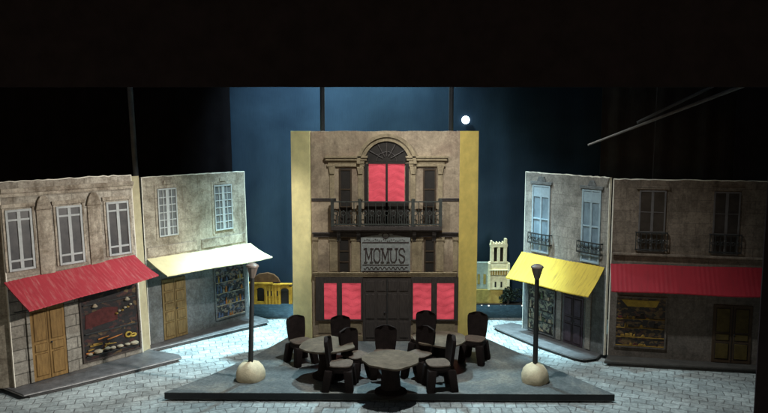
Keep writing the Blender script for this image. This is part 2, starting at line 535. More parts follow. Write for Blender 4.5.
# ------------------------------------------------------------------ setting: floor, pavements, sky, river
bm = BM()
vs = [bm.verts.new(p) for p in ((-40, -20, 0), (40, -20, 0), (40, 40, 0), (-40, 40, 0))]
bm.faces.new(vs)
struct('floor', bm, M['floor'])


def pavement(pts, z, m, bev=0.03):
    """Card slab, edge highlight painted pale, on an added inset kept dark as shadow."""
    bm = BM()
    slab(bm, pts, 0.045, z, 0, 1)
    cx, cy = sum(p[0] for p in pts) / len(pts), sum(p[1] for p in pts) / len(pts)
    slab(bm, [(cx + (x - cx) * 0.93, cy + (y - cy) * 0.93) for x, y in pts], 0.003, 0.046, 2, 2)
    return struct('pavement', bm, m, bevel=bev, smooth=True)


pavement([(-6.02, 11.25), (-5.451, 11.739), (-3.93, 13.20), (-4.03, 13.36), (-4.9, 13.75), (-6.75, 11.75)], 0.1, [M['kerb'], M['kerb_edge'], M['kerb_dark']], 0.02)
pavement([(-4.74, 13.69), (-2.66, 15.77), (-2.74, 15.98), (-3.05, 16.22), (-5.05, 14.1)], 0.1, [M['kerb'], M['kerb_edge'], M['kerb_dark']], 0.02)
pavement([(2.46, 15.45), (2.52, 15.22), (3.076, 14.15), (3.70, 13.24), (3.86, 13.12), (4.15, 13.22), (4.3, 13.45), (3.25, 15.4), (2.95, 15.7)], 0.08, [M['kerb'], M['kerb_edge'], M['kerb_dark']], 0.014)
pavement([(4.20, 12.951), (6.825, 12.503), (7.4, 12.65), (4.42, 13.38)], 0.1, [M['kerb_dark']] * 3, 0.015)

# sky cloth, hanging with slight ripples
bm = BM()
nx, nz = 120, 10
gv = [[bm.verts.new((-4.6 + 12.6 * i / nx, 16.42 + 0.012 * math.sin(i * 0.9) * math.sin(i * 0.23 + 1), 0.004 + 7.2 * k / nz)) for i in range(nx + 1)] for k in range(nz + 1)]
for k in range(nz):
    for i in range(nx):
        bm.faces.new([gv[k][i], gv[k][i + 1], gv[k + 1][i + 1], gv[k + 1][i]])
struct('sky', bm, M['sky'], smooth=True)
bm = BM()
box(bm, -3.4, 3.9, 16.375, 16.395, 0.004, 0.37)
struct('water', bm, M['river'])


# ------------------------------------------------------------------ black masking cloths and platform
def drape(name, label, x0, x1, y, z0, z1, m, folds=9, amp=0.05, skew=0.0):
    bm = BM()
    n = folds * 8
    th = 0.02
    rows = []
    for dy in (0, th):
        for z in (z0, z1):
            rows.append([bm.verts.new((x0 + (x1 - x0) * i / n + (skew if z == z1 else 0), y + dy + amp * math.sin(2 * math.pi * folds * i / n) * (0.6 + 0.4 * math.sin(i * 0.37)), z)) for i in range(n + 1)])
    a, b, c, d = rows
    for i in range(n):
        bm.faces.new([a[i], a[i + 1], b[i + 1], b[i]])
        bm.faces.new([c[i], d[i], d[i + 1], c[i + 1]])
        bm.faces.new([a[i], c[i], c[i + 1], a[i + 1]])
        bm.faces.new([b[i], b[i + 1], d[i + 1], d[i]])
    bm.faces.new([a[0], b[0], d[0], c[0]])
    bm.faces.new([a[n], c[n], d[n], b[n]])
    return tag(obj(name, bm, m, smooth=True), label, 'drape')


drape('black_valance', 'black valance cloth hanging across the whole top of the stage opening', -9, 9, 9.0, 5.03, 10.5, M['velvet'], 16, 0.02)
drape('black_drape', 'black drape hanging behind the two left houses', -14, -3.49, 16.28, 0.01, 7.5, M['velvet_deep'], 20, 0.025, -0.09)
drape('black_drape', 'brownish black drape hanging above the right red awning house', 5.0, 8.6, 16.2, 0.01, 7.5, M['velvet_brown'], 7, 0.025)
drape('black_drape', 'black drape behind the outer end of the right red awning house', 7.3, 14, 14.6, 0.01, 7.5, M['velvet'], 10, 0.025)
drape('black_wing', 'black upright stage wing at the right edge of the photo', 4.985, 8.6, 9.06, 0.005, 5.6, M['velvet'], 5, 0.015)

bm = BM()
P = [(-3.654, 11.216), (0, 11.175), (3.808, 11.128), (3.04, 12.524), (1.98, 14.55), (-1.93, 14.55), (-2.482, 13.175), (-3.106, 12.018)]
slab(bm, P, 0.03, 0.15, 0, 1)
tag(obj('platform', bm, [M['slate'], M['slate_edge']], bevel=0.008), 'low dark grey platform under the cafe tables and street lamps', 'platform')


# ------------------------------------------------------------------ the four street houses
def house(label, o, ang, lean):
    return thing('house', label, 'house', o, (R(-lean), 0, R(ang)), 'street houses either side of the cafe')


def wall(parent, w, h, m_up, m_low, split, th=0.055, ragged=0.006):
    """Card wall with a pale cut edge; upper and lower stone prints."""
    bm = BM()
    n = 26
    top = [(w * i / n, h + random.uniform(-ragged, ragged)) for i in range(n + 1)]
    f = [bm.verts.new((x, 0, z)) for x, z in top]
    b = [bm.verts.new((x, th, z)) for x, z in top]
    e = 0.014                     # cut card edge, widened on the front face to paint its lit rim
    t_ = [bm.verts.new((min(max(x, e), w - e), 0, z - e - random.uniform(-0.006, 0.008))) for x, z in top]
    sa, s0, s1, sb = [bm.verts.new((x, 0, split)) for x in (0, e, w - e, w)]
    ga, g0, g1, gb = [bm.verts.new((x, 0, 0)) for x in (0, e, w - e, w)]
    k0, k1 = bm.verts.new((0, th, 0)), bm.verts.new((w, th, 0))
    bm.faces.new([s0, s1] + t_[::-1]).material_index = 0
    bm.faces.new([g0, g1, s1, s0]).material_index = 1
    for q in ([ga, g0, s0, sa], [g1, gb, sb, s1], [sa, s0, t_[0], f[0]], [s1, sb, f[-1], t_[-1]]):
        bm.faces.new(q).material_index = 2
    for i in range(n):
        bm.faces.new([t_[i], t_[i + 1], f[i + 1], f[i]]).material_index = 2
    for i in range(n):
        bm.faces.new([f[i], f[i + 1], b[i + 1], b[i]]).material_index = 2
    bm.faces.new([k1, k0] + b).material_index = 2
    bm.faces.new([ga, sa, f[0], b[0], k0]).material_index = 2
    bm.faces.new([gb, k1, b[-1], f[-1], sb]).material_index = 2
    bm.faces.new([ga, k0, k1, gb, g1, g0]).material_index = 2
    return obj('wall', bm, [m_up, m_low, M['card']], parent)


def awning(parent, m, x0, x1, zt0, zt1, xf0, xf1, zf0, zf1, n0, n1, ribs=30, amp=0.012, th=0.02):
    """Sloping awning: top edge on the wall, front edge n0..n1 out from it."""
    bm = BM()
    nx, ny = ribs * 4, 6
    lay = []
    for off in (0, th):
        g = []
        for k in range(ny + 1):
            row = []
            q = k / ny
            for i in range(nx + 1):
                s = i / nx
                x = (x0 + (x1 - x0) * s) * (1 - q) + (xf0 + (xf1 - xf0) * s) * q
                z = (zt0 + (zt1 - zt0) * s) * (1 - q) + (zf0 + (zf1 - zf0) * s) * q
                y = -0.008 * (1 - q) - (n0 + (n1 - n0) * s) * q
                z += 0.010 * math.sin(s * 5.1 + 1) * q + amp * math.sin(2 * math.pi * ribs * s) * (0.5 + 0.5 * math.sin(s * 23)) + 0.006 * math.sin(s * 9 + q * 4) - 0.02 * math.sin(math.pi * q)
                row.append(bm.verts.new((x, y, z - off)))
            g.append(row)
        lay.append(g)
    for L, flip in ((0, 0), (1, 1)):
        for k in range(ny):
            for i in range(nx):
                q = [lay[L][k][i], lay[L][k][i + 1], lay[L][k + 1][i + 1], lay[L][k + 1][i]]
                bm.faces.new(q[::-1] if flip else q)
    for i in range(nx):
        for k in (0, ny):
            bm.faces.new([lay[0][k][i], lay[0][k][i + 1], lay[1][k][i + 1], lay[1][k][i]])
    for k in range(ny):
        for i in (0, nx):
            bm.faces.new([lay[0][k][i], lay[0][k + 1][i], lay[1][k + 1][i], lay[1][k][i]])
    return obj('awning', bm, m, parent, smooth=True)


def window(parent, x0, x1, z0, z1, fm, gm, xs, zs, fw=0.045, bar=0.02, mull=None, d=0.03, sill=None):
    """Frame with glazing bars at fractions xs / zs; the glass is a sub-part."""
    bm = BM()
    box(bm, x0, x0 + fw, -d, -0.002, z0, z1)
    box(bm, x1 - fw, x1, -d, -0.002, z0, z1)
    box(bm, x0 + fw, x1 - fw, -d, -0.002, z0, z0 + fw)
    box(bm, x0 + fw, x1 - fw, -d, -0.002, z1 - fw, z1)
    ix0, ix1, iz0, iz1 = x0 + fw, x1 - fw, z0 + fw, z1 - fw
    for f in xs:
        b = mull if (mull and abs(f - 0.5) < 0.01) else bar
        cx = ix0 + (ix1 - ix0) * f
        box(bm, cx - b / 2, cx + b / 2, -d * 0.85, -0.003, iz0, iz1)
    for f in zs:
        cz = iz0 + (iz1 - iz0) * f
        box(bm, ix0, ix1, -d * 0.78, -0.004, cz - bar / 2, cz + bar / 2)
    w = obj('window', bm, fm, parent, bevel=0.003, seg=1)
    bm = BM()
    box(bm, ix0 - 0.004, ix1 + 0.004, -0.009, -0.001, iz0 - 0.004, iz1 + 0.004)
    obj('pane', bm, gm, w)
    if sill is not None:
        bm = BM()
        box(bm, x0 - 0.05, x1 + 0.05, -0.06, -0.001, z0 - 0.06, z0 - 0.004)
        obj('sill', bm, sill, w, bevel=0.006)
    return w


def door(parent, x0, x1, z1, m, md, leaves=2, rows=((0.06, 0.42), (0.47, 0.56), (0.61, 0.95)), pm=None, knob=True, surround=None):
    bm = BM()
    box(bm, x0, x1, -0.02, -0.002, 0.012, z1)
    d = obj('door', bm, m, parent, bevel=0.003, seg=1)
    lw = (x1 - x0 - 0.02) / leaves
    bp = BM()
    bg = BM()
    for l in range(leaves):
        a = x0 + 0.01 + lw * l
        for r0, r1 in rows:
            e = lw * 0.16
            box(bg, a + e - 0.012, a + lw - e + 0.012, -0.024, -0.019, z1 * r0 - 0.012, z1 * r1 + 0.012)
            box(bp, a + e, a + lw - e, -0.034, -0.023, z1 * r0, z1 * r1)
        if l:
            box(bg, a - 0.008, a + 0.008, -0.027, -0.019, 0.02, z1 - 0.01)
    obj('groove', bg, md, d)
    obj('panel', bp, pm or m, d, bevel=0.008, seg=2)
    if surround:
        bm = BM()
        box(bm, x0 - 0.06, x0 - 0.002, -0.035, -0.002, 0.012, z1 + 0.06)
        box(bm, x1 + 0.002, x1 + 0.06, -0.035, -0.002, 0.012, z1 + 0.06)
        box(bm, x0 - 0.002, x1 + 0.002, -0.035, -0.002, z1 + 0.002, z1 + 0.06)
        obj('door_frame', bm, surround, d, bevel=0.005)
    if knob:
        bm = BM()
        lathe(bm, [(0, 0), (0.014, 0.004), (0.018, 0.014), (0.01, 0.024), (0, 0.026)], 12)
        k = obj('handle', bm, M['iron'], d, smooth=True)
        k.rotation_euler = (R(90), 0, 0)
        k.location = ((x0 + x1) / 2 + 0.04, -0.027, z1 * 0.5)
    return d


def shop_window(parent, x0, x1, z0, z1, fm, back):
    bm = BM()
    box(bm, x0, x1, -0.012, -0.002, z0, z1, 1)
    fw = 0.03
    box(bm, x0 - fw, x0, -0.03, -0.002, z0 - fw, z1 + fw)
    box(bm, x1, x1 + fw, -0.03, -0.002, z0 - fw, z1 + fw)
    box(bm, x0, x1, -0.03, -0.002, z0 - fw, z0)
    box(bm, x0, x1, -0.03, -0.002, z1, z1 + fw)
    return obj('shop_window', bm, [fm, back], parent)


def goods_row(sw, x0, x1, z, hmin, hmax, mats):
    x = x0
    while x < x1 - 0.03:
        if random.random() < 0.45:
            x += random.uniform(0.04, 0.13)
            continue
        w = min(random.uniform(0.03, 0.1), x1 - x)
        h = random.uniform(hmin, hmax) * random.choice((0.5, 0.8, 1))
        t_ = random.uniform(-0.012, 0.012)
        c = random.choice((0.15, 0.3, 0.5, 0.9))
        bm = BM()
        prism(bm, [(x, z), (x + w * 0.92, z), (x + w * (0.55 + c * 0.4) + t_, z + h), (x + w * (0.45 - c * 0.4) + t_, z + h)], -0.026 - random.random() * 0.008, -0.013)
        obj('packet', bm, random.choice(mats), sw, bevel=0.006, seg=1)
        x += w


def shelves(sw, x0, x1, z0, z1, n, mats, sm, fill=0.7):
    z = z0
    for k in range(n):
        dz = (z1 - z0) / n
        bm = BM()
        box(bm, x0 + 0.004, x1 - 0.004, -0.034, -0.013, z + 0.004, z + 0.016)
        obj('shelf', bm, sm, sw)
        goods_row(sw, x0 + 0.03, x1 - 0.03, z + 0.018, dz * 0.3, dz * fill, mats)
        z += dz * random.uniform(0.86, 1.1)


def railing(parent, x0, x1, z0, z1, d, m, n=9, scroll=True):
    bm = BM()
    for z in (z0, z1):
        box(bm, x0, x1, -d - 0.012, -d + 0.012, z - 0.012, z + 0.012)
    for s in (x0, x1):
        box(bm, s - 0.01, s + 0.01, -d + 0.012, -0.003, z1 - 0.01, z1 + 0.01)
        box(bm, s - 0.01, s + 0.01, -d + 0.012, -0.003, z0 - 0.01, z0 + 0.01)
    for i in range(n + 1):
        x = x0 + (x1 - x0) * i / n
        tube(bm, (x, -d, z0), (x, -d, z1), 0.008, n=6)
        if scroll and i < n:
            cx, r = x + (x1 - x0) / n / 2, min((x1 - x0) / n, z1 - z0) * 0.32
            cz = (z0 + z1) / 2
            for k in range(10):
                a0, a1 = 2 * math.pi * k / 10, 2 * math.pi * (k + 1) / 10
                tube(bm, (cx + r * math.cos(a0), -d, cz + r * math.sin(a0)), (cx + r * math.cos(a1), -d, cz + r * math.sin(a1)), 0.007, n=5)
    return obj('railing', bm, m, parent)


# --- left house with the red awning
H = house('stone house at far left with a red awning and three tall white windows', (-6.307, 11.55, 0.1), 51.2, 3)
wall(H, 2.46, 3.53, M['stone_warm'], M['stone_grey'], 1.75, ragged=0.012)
bm = BM()
prism(bm, [(0, 0), (0.25, 0), (0.25, 3.49), (0, 3.49)], 0, 0.05)
s = obj('side_wall', bm, M['cream_card'], H)
s.location = (2.462, 0.03, 0)
s.rotation_euler = (0, 0, R(22))
bm = BM()
prism(bm, [(-0.6, 0), (0, 0), (0, 3.5), (-0.6, 3.5)], 0, 0.05)
s = obj('side_wall', bm, M['stone_beige'], H)
s.location = (-0.002, 0.05, 0)
s.rotation_euler = (0, 0, R(-42))
for a, b, c, d in ((0.06, 0.50, 1.99, 3.04), (0.93, 1.40, 1.97, 3.03), (1.88, 2.34, 2.0, 3.03)):
    window(H, a, b, c, d, M['frame_white'], M['glass'], (0.5,), (0.14, 0.86), 0.04, 0.035, 0.06)
    bm = BM()
    box(bm, a - 0.07, b + 0.07, -0.035, -0.001, d + 0.03, d + 0.10)
    box(bm, a - 0.05, a - 0.01, -0.022, -0.001, c, d + 0.03)
    box(bm, b + 0.01, b + 0.05, -0.022, -0.001, c, d + 0.03)
    obj('lintel', bm, M['stone_trim'], H, bevel=0.008)
bm = BM()
prof = [(0, 0), (-0.03, 0.0), (-0.035, 0.05), (-0.06, 0.07), (-0.075, 0.11), (-0.075, 0.14), (0, 0.14)]
a = [bm.verts.new((0.002, y - 0.001, 3.26 + z)) for y, z in prof]
b = [bm.verts.new((2.458, y - 0.001, 3.26 + z)) for y, z in prof]
for i in range(len(prof)):
    j = (i + 1) % len(prof)
    bm.faces.new([a[i], b[i], b[j], a[j]])
bm.faces.new(a)
bm.faces.new(b[::-1])
obj('cornice', bm, M['stone_trim'], H)
for x in (0.71, 1.64):
    bm = BM()
    box(bm, x - 0.13, x + 0.13, -0.025, -0.001, 1.86, 3.0)
    prism(bm, [(x - 0.15, 3.0), (x + 0.15, 3.0), (x + 0.10, 3.16), (x + 0.05, 3.24), (x - 0.05, 3.24), (x - 0.10, 3.16)], -0.05, -0.001)
    obj('pilaster', bm, M['stone_trim'], H, bevel=0.012)
awning(H, M['red_cloth'], -0.04, 2.40, 1.83, 1.96, 0.05, 2.49, 1.40, 1.60, 0.66, 0.66, 34, 0.0045)
for x in (0.1, 2.42):
    bm = BM()
    tube(bm, (x, -0.61, 1.40 + x * 0.08), (x, -0.004, 1.28 + x * 0.06), 0.012, n=8)
    obj('awning_bracket', bm, M['iron'], H)
door(H, 0.325, 0.93, 1.30, M['door_ochre'], M['door_ochre_dark'], 2, ((0.07, 0.36), (0.40, 0.50), (0.55, 0.93)), surround=M['stone_grey'])
sw = shop_window(H, 1.25, 2.38, 0.13, 1.38, M['dark_wood'], M['mottle_bakery'])
bm = BM()
prism(bm, [(1.3, 0.72), (1.95, 0.78), (1.97, 1.02), (1.7, 1.06), (1.32, 0.98)], -0.02, -0.013)
obj('red_panel', bm, M['g_red'], sw)
for z in (0.20, 0.62, 1.16):
    bm = BM()
    box(bm, 1.28, 2.35, -0.05, -0.013, z, z + 0.015)
    obj('shelf', bm, M['iron'], sw)
for k in range(9):
    bm = BM()
    x = 1.28 + 0.06 * k * random.uniform(0.7, 1.1)
    z = 0.28 + 0.045 * (k % 5) + random.uniform(-0.02, 0.02)
    tube(bm, (x, -0.022, z), (x + random.uniform(0.1, 0.34), -0.022, z + random.uniform(-0.02, 0.07)), 0.016, 0.007, 8)
    obj('loaf', bm, M['g_amber' if k % 4 else 'g_orange'], sw, smooth=True)
for k in range(7):
    bm = BM()
    r = random.uniform(0.035, 0.085)
    lathe(bm, [(0, -r * 0.45), (r, -r * 0.2), (r * 1.05, r * 0.15), (r * 0.6, r * 0.45), (0, r * 0.5)], 14, (1.36 + 0.15 * k + random.uniform(-0.04, 0.04), -0.03, 0.235 + random.uniform(0, 0.05)))
    o = obj('loaf', bm, M['g_cream'], sw, smooth=True)
for k in range(2):
    bm = BM()
    n = 16
    for i in range(n):
        a0, a1 = 2 * math.pi * i / n, 2 * math.pi * (i + 1) / n
        tube(bm, (2.15 + 0.1 * k + 0.06 * math.cos(a0), -0.03, 0.44 - 0.03 * k + (0.045 - 0.02 * k) * math.sin(a0)), (2.15 + 0.1 * k + 0.06 * math.cos(a1), -0.03, 0.44 - 0.03 * k + (0.045 - 0.02 * k) * math.sin(a1)), 0.018, n=6)
    obj('ring_loaf', bm, M['g_yellow'], sw, smooth=True)
for x, z in ((1.5, 1.13), (2.16, 1.14)):
    bm = BM()
    lathe(bm, [(0, 0.04), (0.02, 0.035), (0.055, -0.01), (0.05, -0.025), (0, -0.03)], 12, (x, -0.04, z))
    obj('lamp_shade', bm, M['g_cream'], sw, smooth=True)
for k in range(6):
    bm = BM()
    lathe(bm, [(0, -0.025), (0.03, -0.01), (0.03, 0.01), (0, 0.025)], 10, (1.93 + 0.06 * k, -0.035, 0.9 + 0.02 * k + 0.02 * (k % 2)))
    obj('loaf', bm, M['g_cream' if k % 2 else 'g_amber'], sw, smooth=True)

# --- left house with the cream awning
H = house('beige stone house with a cream awning and two grid windows', (-4.796, 13.947, 0.1), 52.65, 1.5)
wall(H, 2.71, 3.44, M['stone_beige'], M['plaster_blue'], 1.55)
for a, b, c, d in ((0.345, 0.808, 2.185, 3.18), (1.79, 2.295, 2.145, 3.16)):
    window(H, a, b, c, d, M['frame_white'], M['glass_grey'], (0.25, 0.5, 0.75), (0.167, 0.333, 0.5, 0.667, 0.833), 0.028, 0.02, 0.075)
    bm = BM()
    box(bm, a - 0.06, a - 0.006, -0.012, -0.001, c - 0.08, d + 0.08)
    box(bm, b + 0.006, b + 0.06, -0.012, -0.001, c - 0.08, d + 0.08)
    box(bm, a - 0.006, b + 0.006, -0.012, -0.001, d + 0.01, d + 0.08)
    prism(bm, [((a + b) / 2 - 0.09, d + 0.082), ((a + b) / 2 + 0.09, d + 0.082), ((a + b) / 2 + 0.06, d + 0.17), ((a + b) / 2 - 0.06, d + 0.17)], -0.03, -0.001)
    obj('window_surround', bm, M['stone_beige'], H, bevel=0.005)
for x0, x1 in ((0.05, 1.28), (1.40, 2.66)):
    bm = BM()
    box(bm, x0, x1, -0.014, -0.001, 1.80, 2.0)
    obj('wall_panel', bm, M['stone_trim'], H, bevel=0.008)
awning(H, M['cream_cloth'], 0.03, 2.80, 1.775, 1.745, 0.02, 2.72, 1.50, 1.50, 0.68, 0.82, 10, 0.004)
door(H, 0.34, 0.93, 1.28, M['door_gold'], M['door_gold_dark'], 2, ((0.06, 0.28), (0.32, 0.46), (0.5, 0.6), (0.64, 0.78), (0.82, 0.94)))
sw = shop_window(H, 1.72, 2.54, 0.16, 1.30, M['plaster_blue'], M['mottle_shelf'])
shelves(sw, 1.72, 2.54, 0.16, 1.30, 4, [M['g_cream'], M['g_blue'], M['g_amber'], M['g_blue'], M['shopboard'], M['g_orange']], M['g_cream'], 0.72)

# --- right house with the yellow awning
H = house('grey stone house with a yellow awning and two pale blue windows', (3.083, 15.25, 0.08), -57.0, 0)
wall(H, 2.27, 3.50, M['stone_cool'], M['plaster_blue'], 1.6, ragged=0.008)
for k, (a, b) in enumerate(((0.25, 0.76), (1.62, 2.09))):
    window(H, a, b, 1.78, 3.24, M['frame_blue'], M['glass_blue'], (0.5,), (0.5,), 0.04, 0.03, 0.05)
    bm = BM()
    box(bm, a + 0.042, b - 0.042, -0.022, -0.01, 2.98, 3.19)
    o = obj('blind', bm, M['frame_blue'], H, bevel=0.004)
    bm = BM()
    box(bm, a - 0.05, b + 0.05, -0.045, -0.001, 3.25, 3.31)
    prism(bm, [(a + 0.13, 3.312), (b - 0.13, 3.312), (b - 0.18, 3.42), (a + 0.18, 3.42)], -0.035, -0.001)
    obj('lintel', bm, M['plaster_blue'], H, bevel=0.006)
    railing(H, a - 0.06, b + 0.06, 1.98, 2.19, 0.07, M['iron'], 6)
awning(H, M['yellow_cloth'], -0.05, 2.22, 1.72, 1.745, -0.02, 2.28, 1.20, 1.25, 0.50, 0.52, 26, 0.005)
sw = shop_window(H, 0.21, 0.95, 0.06, 1.0, M['plaster_blue'], M['mottle_pale'])
shelves(sw, 0.21, 0.95, 0.06, 1.0, 4, [M['g_cream'], M['g_green'], M['g_yellow'], M['shopboard'], M['g_cream']], M['iron'], 0.75)
door(H, 1.22, 1.73, 1.02, M['door_purple'], M['dark_hollow'], 2)
for x in (1.03, 1.80):
    bm = BM()
    box(bm, x, x + 0.13, -0.03, -0.001, 0.015, 1.3)
    obj('pilaster', bm, M['stone_cool'], H, bevel=0.006)

# --- right house with the red awning
H = house('dark brown house at far right with a deep red awning', (4.37, 13.30, 0.1), -12.45, 0)
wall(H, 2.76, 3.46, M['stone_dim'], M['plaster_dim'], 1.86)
for a, b in ((0.48, 0.96), (1.79, 2.25)):
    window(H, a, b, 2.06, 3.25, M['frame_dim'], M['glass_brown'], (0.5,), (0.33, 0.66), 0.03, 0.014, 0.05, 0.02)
    railing(H, a - 0.04, b + 0.04, 2.12, 2.45, 0.05, M['iron'], 6)
    bm = BM()
    box(bm, a - 0.06, b + 0.06, -0.03, -0.001, 3.27, 3.33)
    obj('lintel', bm, M['stone_dim'], H, bevel=0.006)
bm = BM()
box(bm, 0.03, 2.68, -0.06, -0.001, 2.0, 2.045)
box(bm, 0.03, 2.68, -0.035, -0.001, 1.955, 1.998)
obj('ledge', bm, M['stone_dim'], H, bevel=0.008)
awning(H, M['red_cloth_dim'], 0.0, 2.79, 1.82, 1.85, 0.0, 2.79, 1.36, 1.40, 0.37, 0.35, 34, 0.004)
sw = shop_window(H, 0.14, 1.03, 0.22, 1.17, M['plaster_dim'], M['mottle_amber'])
shelves(sw, 0.14, 1.03, 0.22, 0.98, 4, [M['g_amber'], M['shopboard'], M['g_amber'], M['g_red'], M['g_amber'], M['shopboard']], M['g_amber'], 0.5)
bm = BM()
prism(bm, [(0.34, 1.0), (0.86, 1.0), (0.92, 1.13), (0.22, 1.13)], -0.022, -0.013)
obj('show_card', bm, M['g_yellow'], sw)
door(H, 1.88, 2.56, 1.12, M['door_brown'], M['dark_hollow'], 2, ((0.08, 0.34), (0.40, 0.5), (0.54, 0.94)), M['olive_panel'])

# ------------------------------------------------------------------ cafe facade
F = thing('cafe_facade', 'tall yellow sided cafe front with red lit windows and balcony', 'cafe front', (-1.466, 14.057, 0.15))
FW, FH = 2.985, 4.31
CX = 1.52
bm = BM()
n = 30
prism(bm, [(0, 0), (FW, 0)] + [(FW - FW * i / n, FH + random.uniform(-0.006, 0.006)) for i in range(n + 1)], 0, 0.05)
for f in bm.faces:
    if f.normal.z > 0.8 or abs(f.calc_center_median().z - FH) < 0.02:
        f.material_index = 1
obj('wall', bm, [M['cafe_wall'], M['card']], F)
for x, a, w in ((-0.002, 180 - 37, 0.52), (FW + 0.002, 37, 0.52)):
    bm = BM()
    prism(bm, [(0, 0), (w, 0), (w, FH), (0, FH)], 0, 0.04)
    s = obj('side_panel', bm, M['yellow_left' if a > 90 else 'yellow_right'], F)
    s.location = (x, 0.0 if a < 90 else 0.045, 0)
    s.rotation_euler = (0, 0, R(a))


def arch_pts(r0, r1, cz, n=24, a0=0, a1=180):
    A = [(CX + r1 * math.cos(R(a0 + (a1 - a0) * i / n)), cz + r1 * math.sin(R(a0 + (a1 - a0) * i / n))) for i in range(n + 1)]
    B = [(CX + r0 * math.cos(R(a0 + (a1 - a0) * i / n)), cz + r0 * math.sin(R(a0 + (a1 - a0) * i / n))) for i in range(n + 1)]
    return A, B


def arch(bm, r0, r1, cz, y0, y1):
    A, B = arch_pts(r0, r1, cz)
    for i in range(len(A) - 1):
        prism(bm, [A[i], A[i + 1], B[i + 1], B[i]], y0, y1)


bm = BM()
arch(bm, 0.45, 0.53, 3.66, -0.04, -0.001)
arch(bm, 0.532, 0.60, 3.66, -0.065, -0.001)
obj('arch_moulding', bm, M['cafe_trim'], F)
# central arched window
bm = BM()
box(bm, CX - 0.445, CX - 0.375, -0.03, -0.001, 2.3, 3.66)
box(bm, CX + 0.375, CX + 0.445, -0.03, -0.001, 2.3, 3.66)
box(bm, CX - 0.375, CX + 0.375, -0.03, -0.001, 3.655, 3.70)
box(bm, CX - 0.022, CX + 0.022, -0.03, -0.001, 2.3, 3.655)
box(bm, CX - 0.375, CX + 0.375, -0.03, -0.001, 2.3, 2.895)
prism(bm, [(CX + 0.44 * math.cos(R(180 * i / 20)), 3.702 + 0.40 * math.sin(R(180 * i / 20))) for i in range(21)], -0.014, -0.001)
for a in (35, 65, 90, 115, 145):
    tube(bm, (CX + 0.1 * math.cos(R(a)), -0.02, 3.71 + 0.1 * math.sin(R(a))), (CX + 0.42 * math.cos(R(a)), -0.02, 3.70 + 0.38 * math.sin(R(a))), 0.012, n=6, mi=1)
for i in range(14):
    a0, a1 = R(180 * i / 14), R(180 * (i + 1) / 14)
    tube(bm, (CX + 0.2 * math.cos(a0), -0.02, 3.705 + 0.19 * math.sin(a0)), (CX + 0.2 * math.cos(a1), -0.02, 3.705 + 0.19 * math.sin(a1)), 0.01, n=6, mi=1)
cw = obj('window', bm, [M['dark_hollow'], M['dark_wood']], F)


def curtain(parent, x0, x1, z0, z1, seed=0):
    bm = BM()
    nx, nz = 14, 26
    g = []
    for k in range(nz + 1):
        g.append([bm.verts.new((x0 + (x1 - x0) * i / nx, -0.010 - 0.007 * math.sin(k * 1.15 + math.sin(i * 0.45 + seed) * 1.3), z0 + (z1 - z0) * k / nz)) for i in range(nx + 1)])
    for k in range(nz):
        for i in range(nx):
            bm.faces.new([g[k][i], g[k][i + 1], g[k + 1][i + 1], g[k + 1][i]])
    return obj('curtain', bm, M['red_glow'], parent, smooth=True)


curtain(cw, CX - 0.36, CX - 0.022, 2.895, 3.652, 1)
curtain(cw, CX + 0.022, CX + 0.36, 2.895, 3.652, 2)


def moulding(name, x0, x1, z, rows, m, parent=None):
    bm = BM()
    for dz0, dz1, d, e in rows:
        box(bm, x0 - e, x1 + e, -d, -0.001, z + dz0, z + dz1)
    return obj(name, bm, m, parent or F, bevel=0.006)


for x0, x1 in ((0.32, 1.09), (1.95, 2.70)):
    moulding('cornice', x0, x1, 3.60, ((0.0, 0.05, 0.03, 0.0), (0.052, 0.118, 0.02, -0.02), (0.12, 0.17, 0.05, 0.03), (0.172, 0.215, 0.065, 0.05)), M['cafe_trim'])
    for x in (x0 + 0.10, x1 - 0.10):
        bm = BM()
        prism(bm, [(x - 0.07, 3.598), (x + 0.07, 3.598), (x + 0.045, 3.45), (x - 0.045, 3.45)], -0.035, -0.001)
        box(bm, x - 0.05, x + 0.05, -0.018, -0.001, 2.93, 3.45)
        obj('pilaster', bm, M['cafe_trim'], F, bevel=0.006)
for x0, x1, z0, z1 in ((0.565, 0.82, 2.45, 3.57), (2.25, 2.515, 2.45, 3.57), (0.535, 0.775, 1.45, 2.15), (2.28, 2.51, 1.45, 2.15)):
    bm = BM()
    box(bm, x0, x1, -0.010, -0.001, z0, z1, 0)
    box(bm, x0, x0 + 0.03, -0.024, -0.011, z0, z1, 1)
    box(bm, x1 - 0.03, x1, -0.024, -0.011, z0, z1, 1)
    for f in (0.3, 0.62, 0.97):
        box(bm, x0 + 0.03, x1 - 0.03, -0.020, -0.011, z0 + (z1 - z0) * f - 0.012, z0 + (z1 - z0) * f + 0.012, 1)
    obj('window', bm, [M['dark_hollow'], M['door_brown']], F)
# pilasters of the middle storey
bm = BM()
for x0, x1 in ((0.02, 0.12), (0.36, 0.52), (0.80, 0.97), (2.03, 2.25), (2.53, 2.68), (2.87, 2.965)):
    bm = BM()
    box(bm, x0, x1, -0.016, -0.001, 1.46, 2.099)
    box(bm, x0 - 0.015, x1 + 0.015, -0.028, -0.001, 2.099, 2.165)
    obj('pilaster', bm, M['cafe_trim'], F, bevel=0.004)
moulding('string_course', 0.005, 0.50, 2.93, ((0, 0.035, 0.02, 0), (-0.03, -0.002, 0.012, 0)), M['dark_wood'])
moulding('string_course', 2.56, FW - 0.005, 2.93, ((0, 0.035, 0.02, 0), (-0.03, -0.002, 0.012, 0)), M['dark_wood'])
moulding('cornice', 0.03, 2.955, 2.17, ((0, 0.04, 0.03, 0), (0.042, 0.075, 0.045, 0), (0.077, 0.10, 0.06, 0.02)), M['dark_wood'])
